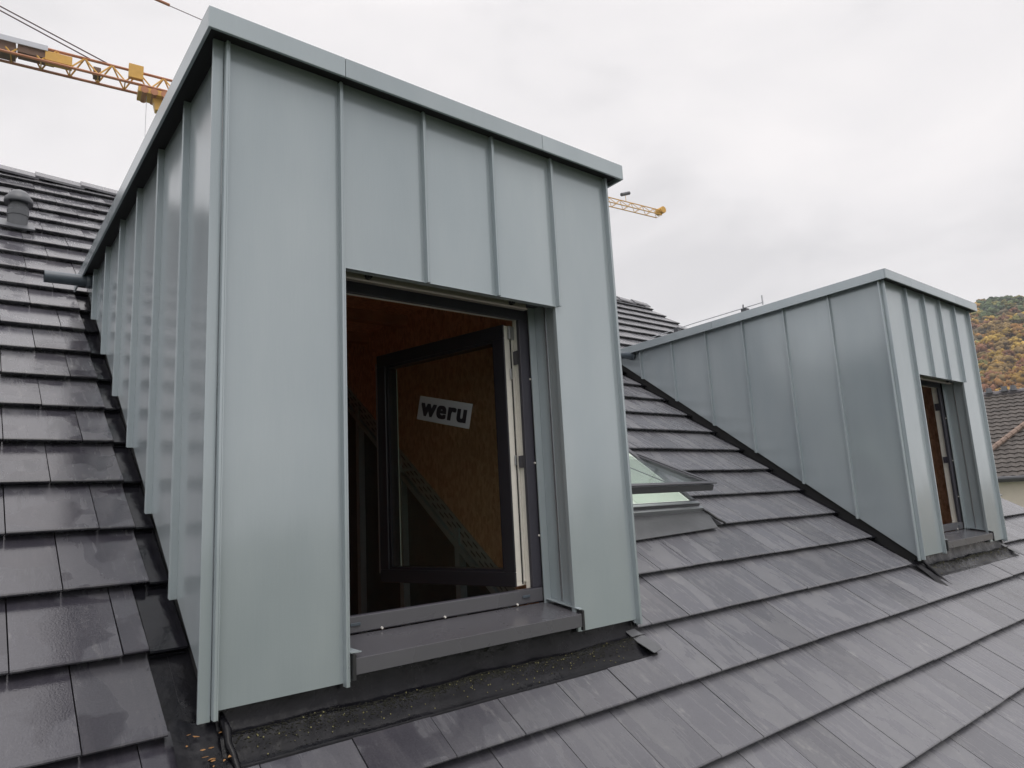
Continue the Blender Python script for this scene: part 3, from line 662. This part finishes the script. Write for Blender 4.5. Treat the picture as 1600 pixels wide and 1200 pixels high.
bm = bmesh.new(); sbar(bm, XA, XB+.03, A0, A0+.055, .02, .065); sbar(bm, XA, XA+.05, A0+.055, SLN, .02, .075); sbar(bm, XB-.02, XB+.03, A0+.055, SLN, .02, .075); sbar(bm, XA+.05, XB-.02, SLN-.06, SLN, .02, .075)
sa = link('sash', bm, 'roofwin', rw, bevel=.003)
bm = bmesh.new(); sbar(bm, XA-.005, XB+.045, A0-.012, A0+.03, .076, .084); sbar(bm, XA+.05, XB-.02, A0+.056, A0+.066, .064, .070); sbar(bm, XB+.0, XB+.035, A0+.03, SLN, .076, .082); link('cover_strip', bm, 'roofwin', sa, bevel=.002)
bm = bmesh.new(); sbar(bm, XA+.05, XB-.02, A0+.055, SLN-.06, .050, .062); link('glass', bm, 'roof_glass', sa)
bm = bmesh.new(); [sbar(bm, x_, x_+.012, A0+.06, SLN-.07, .030, .036) for x_ in (XA+.38, XB-.30)]; link('pane_bar', bm, 'roofwin', sa)  # two added bars standing in for the rafter lines in the pane
bm = bmesh.new(); rbar(bm, XB+.0, XB+.03, .0, SLN+.05, -.04, -.004); link('side_gutter', bm, 'roofwin', rw)
bm = bmesh.new()
P = [(2.40, .545), (3.58, .585), (3.655, .70), (3.655, .765), (2.44, .775), (2.40, .7)]
prism(bm, [Vector(rp(x, y, -.012))-O for x, y in P], RN*.006); link('apron', bm, 'lead', rw, bevel=.001, label='mid grey sheet apron below the roof window')
bm = bmesh.new(); tube(bm, [RP(XB+.02, -.02, .01), RP(XB+.055, -.05, .004), RP(XB+.075, -.13, .0), RP(XB+.10, -.19, .0)], .009, 8); link('seal_strip', bm, 'rubber', rw, smooth=True)

# ------------------------------------------------------------------ vent pipe, conductor
vb = rp(-.368, 4.40, -.02)
v = thing('roof_vent', 'grey capped ventilation pipe standing on the tiles at the far left', 'vent pipe', tuple(vb))
bm = bmesh.new(); prism(bm, [Vector(rp(x, y, n))-vb for x, y, n in ((-.49, 4.27, .004), (-.25, 4.27, .004), (-.25, 4.50, -.02), (-.49, 4.50, -.02))], RN*.018); link('base_plate', bm, 'vent', v, bevel=.004)
bm = bmesh.new(); lathe(bm, [(.072, -.08), (.072, .085), (.077, .09), (.077, .135), (.073, .14), (.073, .165), (.067, .17), (.067, .235)], (0, 0, 0), 32); link('pipe', bm, 'vent', v, smooth=False)
bm = bmesh.new(); lathe(bm, [(.062, .225), (.098, .195), (.104, .210), (.098, .245), (.082, .262), (.078, .275), (.055, .305), (.025, .320), (.004, .323)], (0, 0, 0), 32); link('cap', bm, 'vent', v, smooth=True)
lr = thing('lightning_rod', 'thin bent metal conductor lying on top of the right dormer', 'lightning conductor', (5.5, 2.3, 2.39))
def LP(a): return [(x-5.5, y-2.3, z-2.39) for x, y, z in a]
T('rod', LP([(5.50, 2.6, 2.400), (5.50, 2.0, 2.430), (5.50, 1.16, 2.448), (5.50, 1.14, 2.45)]), .005, 'steel', lr)
T('stub', LP([(5.50, 1.15, 2.425), (5.50, 1.15, 2.52)]), .007, 'steel', lr)
T('clamp', LP([(5.44, 1.33, 2.462), (5.58, 1.42, 2.448)]), .007, 'steel', lr)
for y in (1.35, 2.2): B('foot', (-.03, y-2.3-.03, -.011), (.03, y-2.3+.03, .04), 'gutter', lr)

# ------------------------------------------------------------------ tower crane behind the house
vp = ray(2500, 700); d = Vector((vp.x, vp.y, 0)).normalized(); side_ = Vector((d.y, -d.x, 0))
tip = CAM + ray(1030, 338)*80
cr_ = thing('tower_crane', 'yellow and orange lattice tower crane reaching behind the near dormer', 'crane', (0, 0, 0))
cr_.location = (tip - d*85); cr_.location.z = -8
CL = cr_.location.copy()
def jp(t, a, h): return tip - d*t + side_*a + Vector((0, 0, h)) - CL      # t metres back from the tip
def jh(t): return .8 if t < 28 else 1.35
def jw(t): return .9 if t < 28 else 1.25
def seg(name, p, q, r, m, n=6): return T(name, [p, q], r, m, cr_, n=n)
for (t0, t1) in ((0, 27.5), (28.5, 84)):
    h, w = jh(t1), jw(t1); r = .055 if t0 == 0 else .10
    mt = 'crane_orange' if t0 else 'crane_yellow'
    seg('chord', jp(t0, -w/2, 0), jp(t1, -w/2, 0), r, mt); seg('chord', jp(t0, w/2, 0), jp(t1, w/2, 0), r, mt); seg('chord', jp(t0, 0, h), jp(t1, 0, h), r, mt)
    brm = None; st = 1.7; t = t0; k = 0
    while t < t1-st*.4 and t < 70:
        a = min(t+st/2, t1); b = min(t+st, t1)
        for s in (-1, 1):
            seg('brace', jp(t, s*w/2, 0), jp(a, 0, h), r*.6, 'crane_yellow', 5); seg('brace', jp(a, 0, h), jp(b, s*w/2, 0), r*.6, 'crane_yellow', 5)
        seg('brace', jp(t, -w/2, 0), jp(t, w/2, 0), r*.45, 'crane_yellow', 5)
        t = b; k += 1
# locate things on the jib by their place along it
def t_at(px):                                            # distance from the tip whose bottom chord projects at this column
    lo, hi = 0, 84
    for _ in range(40):
        m_ = (lo+hi)/2; q = pj(Vector(jp(m_, 0, 0))+CL)
        if q[0] > px: lo = m_
        else: hi = m_
    return lo
def jbox(name, px0, px1, a0, a1, h0, h1, m, parent=None, **k):
    ta, tb = t_at(px0), t_at(px1); bm = bmesh.new()
    P = [jp(ta, a0, h0), jp(tb, a0, h0), jp(tb, a1, h0), jp(ta, a1, h0)]; prism(bm, P, (0, 0, h1-h0)); return link(name, bm, m, cr_, bevel=.03, **k)
jbox('control_box', 199, 222, .45, .80, .35, 1.45, 'crane_yellow')
jbox('walkway_tray', 70, 112, -.1, .62, .15, .85, 'crane_yellow')
jbox('winch', -10, 24, -.5, .45, .05, .95, 'crane_dark'); jbox('motor', 27, 84, -.45, .5, .30, .95, 'crane_dark')
jbox('junction_box', 145, 157, -.2, .4, .0, .7, 'crane_dark')
jbox('trolley', 215, 262, -.7, .7, -.55, -.12, 'crane_yellow')
ta = t_at(250); bm = bmesh.new()
prism(bm, [jp(t_at(238), .3, -.5), jp(t_at(262), .3, -.5), jp(t_at(258), .3, -1.5), jp(t_at(243), .3, -1.5)], side_*-.6); link('hook_block', bm, 'crane_yellow', cr_, bevel=.03)
bm = bmesh.new()
for px in (225, 240, 256): tube(bm, [jp(t_at(px), .75, -.35), jp(t_at(px), -.75, -.35)], .26, 14)
link('trolley_wheel', bm, 'crane_orange', cr_)
jbox('sign_board', -40, 74, .60, .66, .80, 1.22, 'sign_pale', label='long pale sign board on the jib walkway')
ap_ = CAM + ray(-1199, -630)*(80*1470/3699.)-CL
for px, r, top in ((145, .045, 1), (172, .045, 1), (950, .03, 1)):
    t = t_at(px); seg('pendant_rope', ap_, jp(t, 0, jh(t)), r, 'rope', 6)
a_ = ap_; b_ = jp(t_at(950), 0, .9)
dv = (b_-a_)
# turnbuckle sleeve on the long pendant, where it passes above the near dormer
best = min(((abs((pj(a_+dv*f+CL) or (9e9,))[0]-242), f) for f in np.linspace(.02, .6, 400)))[1]
seg('turnbuckle', a_+dv*(best-.012), a_+dv*(best+.012), .11, 'crane_orange', 8)
for px in (229, 268): t = t_at(px); seg('hoist_rope', jp(t, .2, -.3), jp(t, .2, -.3)-Vector((0, 0, 22)), .018, 'steel', 5)
t = 5; seg('lamp_post', jp(t, 0, .8), jp(t, 0, 1.5), .03, 'crane_yellow'); bm = bmesh.new(); tube(bm, [jp(t+.6, 0, 1.5), jp(t-.6, 0, 1.95)], .2, 8); link('floodlight', bm, 'gutter', cr_)
bm = bmesh.new(); tube(bm, [jp(-.3, -.5, .7), jp(-.3, .5, .7)], .4, 12); link('tip_pulley', bm, 'crane_yellow', cr_)
# mast (outside the picture, but the jib has to stand on something)
mb = Vector((0, 0, 0)); mt_ = jp(85, 0, 0)
ax_, ay_ = ap_.x, ap_.y
for sx in (-.8, .8):
    for sy in (-.8, .8): seg('mast_leg', Vector((mt_.x+sx, mt_.y+sy, -2)), Vector((mt_.x+sx, mt_.y+sy, mt_.z+1)), .1, 'crane_yellow'); 
for sx in (-.8, .8): seg('apex_strut', Vector((mt_.x+sx, mt_.y, mt_.z)), ap_, .1, 'crane_yellow')
z = 0; k = 0
while z < mt_.z:
    s = 1 if k % 2 else -1
    for sy in (-.8, .8): seg('brace', Vector((mt_.x-.8*s, mt_.y+sy, z)), Vector((mt_.x+.8*s, mt_.y+sy, z+1.6)), .05, 'crane_yellow', 5)
    z += 1.6; k += 1

# ------------------------------------------------------------------ neighbouring house
vd = Vector((.9655, .26, 0)).normalized(); al = Vector((-.26, .9655, 0)).normalized()
EV, RG = 34.0, 40.0; ez_, rz_ = CAM.z+.02*1, CAM.z+RG*.0975
nb = thing('neighbour_house', 'cream rendered house with an old brown tiled roof beyond the right dormer', 'house', tuple(CAM+vd*EV))
NO = nb.location.copy(); NO.z = -8; nb.location.z = -8
def npt(a, r, z): return CAM.to_3d()*Vector((1, 1, 0)).length*0 + Vector((CAM.x, CAM.y, 0)) + vd*r + al*a + Vector((0, 0, z)) - NO
A0_, A1_ = -13.0, 7.0
nc = int((A1_-A0_)/.30); g_ = .34; slen = math.hypot(RG-EV, rz_-ez_); nr = int(slen/g_)
ver = []; fac = []
sub = 4; up = ((npt(0, RG, rz_)-npt(0, EV, ez_)).normalized()); nn = up.cross(al).normalized(); nn = nn if nn.z > 0 else -nn
base = npt(0, EV, ez_)
for r in range(nr+1):
    for e_ in (0, 1):
        s = r*g_ + (g_ if e_ else 0)
        for c in range(nc*sub+1):
            a = A0_+c*.30/sub; w = (.035 if c % sub in (0,) else (.012 if c % sub in (1, 3) else -.012))
            ver.append(base + al*a + up*s + nn*(w + (0.045 if e_ == 0 else 0.0)))
nw = nc*sub+1
for r in range(nr+1):
    for c in range(nw-1):
        i = (2*r)*nw+c; fac.append((i, i+1, i+1+nw, i+nw))
        if r < nr: j = (2*r+1)*nw+c; fac.append((j, j+1, j+1+nw, j+nw))
me = bpy.data.meshes.new('roof_tiles'); me.from_pydata([tuple(p) for p in ver], [], fac); me.materials.append(MATS['old_tile'])
o = bpy.data.objects.new('roof_tiles', me); COL.objects.link(o); o.parent = nb; o['kind'] = 'stuff'
bm = bmesh.new(); prism(bm, [npt(A0_, EV, ez_-.08), npt(A0_, RG, rz_-.08), npt(A0_, RG+6, ez_-.08), npt(A0_, RG+6, ez_-.2), npt(A0_, RG, rz_-.22), npt(A0_, EV, ez_-.2)], al*(A1_-A0_)); link('roof_body', bm, 'old_ridge', nb)
a = A0_
rj = random.Random(5)
while a < A1_:
    T('ridge_tile', [npt(a, RG, rz_+.02), npt(a+.42, RG, rz_+.05)], [.12, .15], 'old_ridge', nb, n=8); a += .40
for a in (.6, .0, -.35, -1.7, -3.0, 1.9, 3.2):
    bm = bmesh.new(); tube(bm, [npt(a, RG-.1, rz_+.1), npt(a, RG-.1, rz_+.34)], [.16, .10], 8); link('ridge_vent', bm, 'vent', nb)
tube_pts = [npt(A0_, EV-.08, ez_-.06), npt(A1_, EV-.08, ez_-.06)]
T('eaves_gutter', tube_pts, .10, 'gutter', nb, n=10)
bm = bmesh.new(); prism(bm, [npt(A0_+.2, EV+.4, -8), npt(A0_+.2, EV+.4, ez_-.2), npt(A0_+.2, RG+5.6, ez_-.2), npt(A0_+.2, RG+5.6, -8)], al*(A1_-A0_-.4)); link('wall', bm, 'render_wall', nb)
bm = bmesh.new(); prism(bm, [npt(A0_+.25, EV+.45, ez_-.19), npt(A0_+.25, RG, rz_-.23), npt(A0_+.25, RG+5.6, ez_-.19)], al*(A1_-A0_-.5)); link('gable', bm, 'render_wall', nb)
# hip of a lower roof meeting this slope
h0 = CAM + ray(1545, 708)*1; 
def on_slope(u, v):
    r = ray(u, v); P0 = base+NO; t = nn.dot(P0-CAM)/nn.dot(r); return CAM+r*t-NO+nn*.10
p0, p1 = on_slope(1540, 712), on_slope(1640, 636); n_ = 13
for i in range(n_): T('hip_tile', [p0.lerp(p1, i/n_), p0.lerp(p1, (i+1.1)/n_)], [.12, .10], 'hip_tile', nb, n=8)

# ------------------------------------------------------------------ ground, hill and autumn wood
def struct(name, bm, m): o = link(name, bm, m, kind='structure'); return o
bm = bmesh.new(); n = 40; V_ = []
def gz(x, y): return -8.0
for i in range(n+1):
    for j in range(n+1): V_.append(bm.verts.new((-1500+3000*i/n, -1500+3000*j/n, -8)))
for i in range(n):
    for j in range(n): bm.faces.new([V_[i*(n+1)+j], V_[(i+1)*(n+1)+j], V_[(i+1)*(n+1)+j+1], V_[i*(n+1)+j+1]])
struct('ground', bm, 'ground')
def hillz(r, az):                                       # height over eye level
    t = max(0, min(1, (r-110)/270.)); t = t*t*(3-2*t)
    crest = 73*math.exp(-((az-math.radians(14.2))/math.radians(15))**2) + 1.0*math.sin(az*31)+.6*math.sin(az*70+1)
    return -6 + max(crest, 0)*t
bm = bmesh.new(); V_ = []; AZ = np.radians(np.linspace(-40, 34, 90)); RR = np.linspace(100, 620, 40)
for az in AZ:
    for r in RR: V_.append(bm.verts.new((CAM.x+r*math.cos(az), CAM.y+r*math.sin(az), hillz(r, az)-1.2)))
m_ = len(RR)
for i in range(len(AZ)-1):
    for j in range(m_-1): bm.faces.new([V_[i*m_+j], V_[(i+1)*m_+j], V_[(i+1)*m_+j+1], V_[i*m_+j+1]])
hl = struct('hill', bm, 'hill')
# crowns
ib = bmesh.new(); bmesh.ops.create_icosphere(ib, subdivisions=1, radius=1); iv = np.array([v.co[:] for v in ib.verts]); itf = np.array([[v.index for v in f.verts] for f in ib.faces]); ib.free()
PAL = np.array([(.28, .17, .04), (.24, .125, .04), (.33, .22, .05), (.17, .16, .055), (.09, .12, .055), (.055, .085, .05), (.19, .09, .05), (.22, .15, .06), (.14, .115, .07), (.05, .068, .045)])
vs, fs, cs = [], [], []; off = 0
rj = np.random.default_rng(4)
def add_blob(c, s, col):
    global off
    v = iv*(1+rj.uniform(-.4, .4, (len(iv), 1)))*s + c
    vs.append(v); fs.append(itf+off); cs.append(np.repeat([col], len(itf), 0)*rj.uniform(.8, 1.2, (len(itf), 1))); off += len(iv)
for k in range(2600):
    az = math.radians(rj.uniform(8.5, 21)); r = rj.uniform(125, 400)
    ph = math.sin(az*90+r*.031)+math.sin(az*53-r*.022+2)
    w = rj.random()
    if ph > .55: ci = rj.choice([4, 5, 9, 3])
    elif ph < -.5: ci = rj.choice([0, 2, 1, 6, 7])
    else: ci = rj.choice([0, 1, 2, 3, 7, 8, 4, 6])
    if r < 165: ci = rj.choice([0, 2, 0, 7, 2])
    if r > 330: ci = rj.choice([4, 5, 3, 7, 9, 8, 1])
    col = PAL[ci]*rj.uniform(.75, 1.2); R0 = rj.uniform(2.2, 3.8); hgt = rj.uniform(7, 11)
    z = hillz(r, az); cx, cy = CAM.x+r*math.cos(az), CAM.y+r*math.sin(az)
    for q in range(18):
        dv_ = rj.normal(size=3); dv_ /= np.linalg.norm(dv_); dv_[2] = abs(dv_[2])*.9
        add_blob(np.array([cx, cy, z+hgt-R0])+dv_*R0*.75, R0*rj.uniform(.15, .34)*np.array([1, 1, .9]), col*rj.uniform(.85, 1.15))
v_ = np.concatenate(vs); f_ = np.concatenate(fs); c_ = np.concatenate(cs)
me = bpy.data.meshes.new('autumn_wood'); me.vertices.add(len(v_)); me.vertices.foreach_set('co', v_.ravel().astype(np.float32))
me.loops.add(len(f_)*3); me.loops.foreach_set('vertex_index', f_.ravel().astype(np.int32))
me.polygons.add(len(f_)); me.polygons.foreach_set('loop_start', np.arange(0, len(f_)*3, 3, dtype=np.int32)); me.update(calc_edges=True)
ca = me.color_attributes.new('leaf', 'FLOAT_COLOR', 'CORNER'); cc = np.ones((len(f_)*3, 4), np.float32); cc[:, :3] = np.repeat(c_, 3, 0); ca.data.foreach_set('color', cc.ravel())
m = bpy.data.materials.new('autumn_leaf'); m.use_nodes = True; t = m.node_tree; b = t.nodes['Principled BSDF']; b.inputs['Roughness'].default_value = .9; b.inputs['Specular IOR Level'].default_value = .1
at = N(t, 'ShaderNodeAttribute', attribute_name='leaf'); t.links.new(at.outputs['Color'], b.inputs['Base Color']); me.materials.append(m)
o = bpy.data.objects.new('autumn_wood', me); COL.objects.link(o); o['kind'] = 'stuff'; o['label'] = 'autumn coloured broadleaf wood covering the hillside at the right'

# ------------------------------------------------------------------ thin damp air over the valley
bm = bmesh.new(); box(bm, (-60, -90, -9), (640, 420, 115))
o = link('haze', bm, 'ground', kind='stuff'); o['label'] = 'thin damp autumn haze in the valley'
m = bpy.data.materials.new('haze'); m.use_nodes = True; t = m.node_tree; t.nodes.clear()
oo = N(t, 'ShaderNodeOutputMaterial'); pv = N(t, 'ShaderNodeVolumePrincipled'); pv.inputs['Color'].default_value = (.93, .95, 1, 1); pv.inputs['Density'].default_value = .0005
t.links.new(pv.outputs[0], oo.inputs['Volume']); o.data.materials.clear(); o.data.materials.append(m)
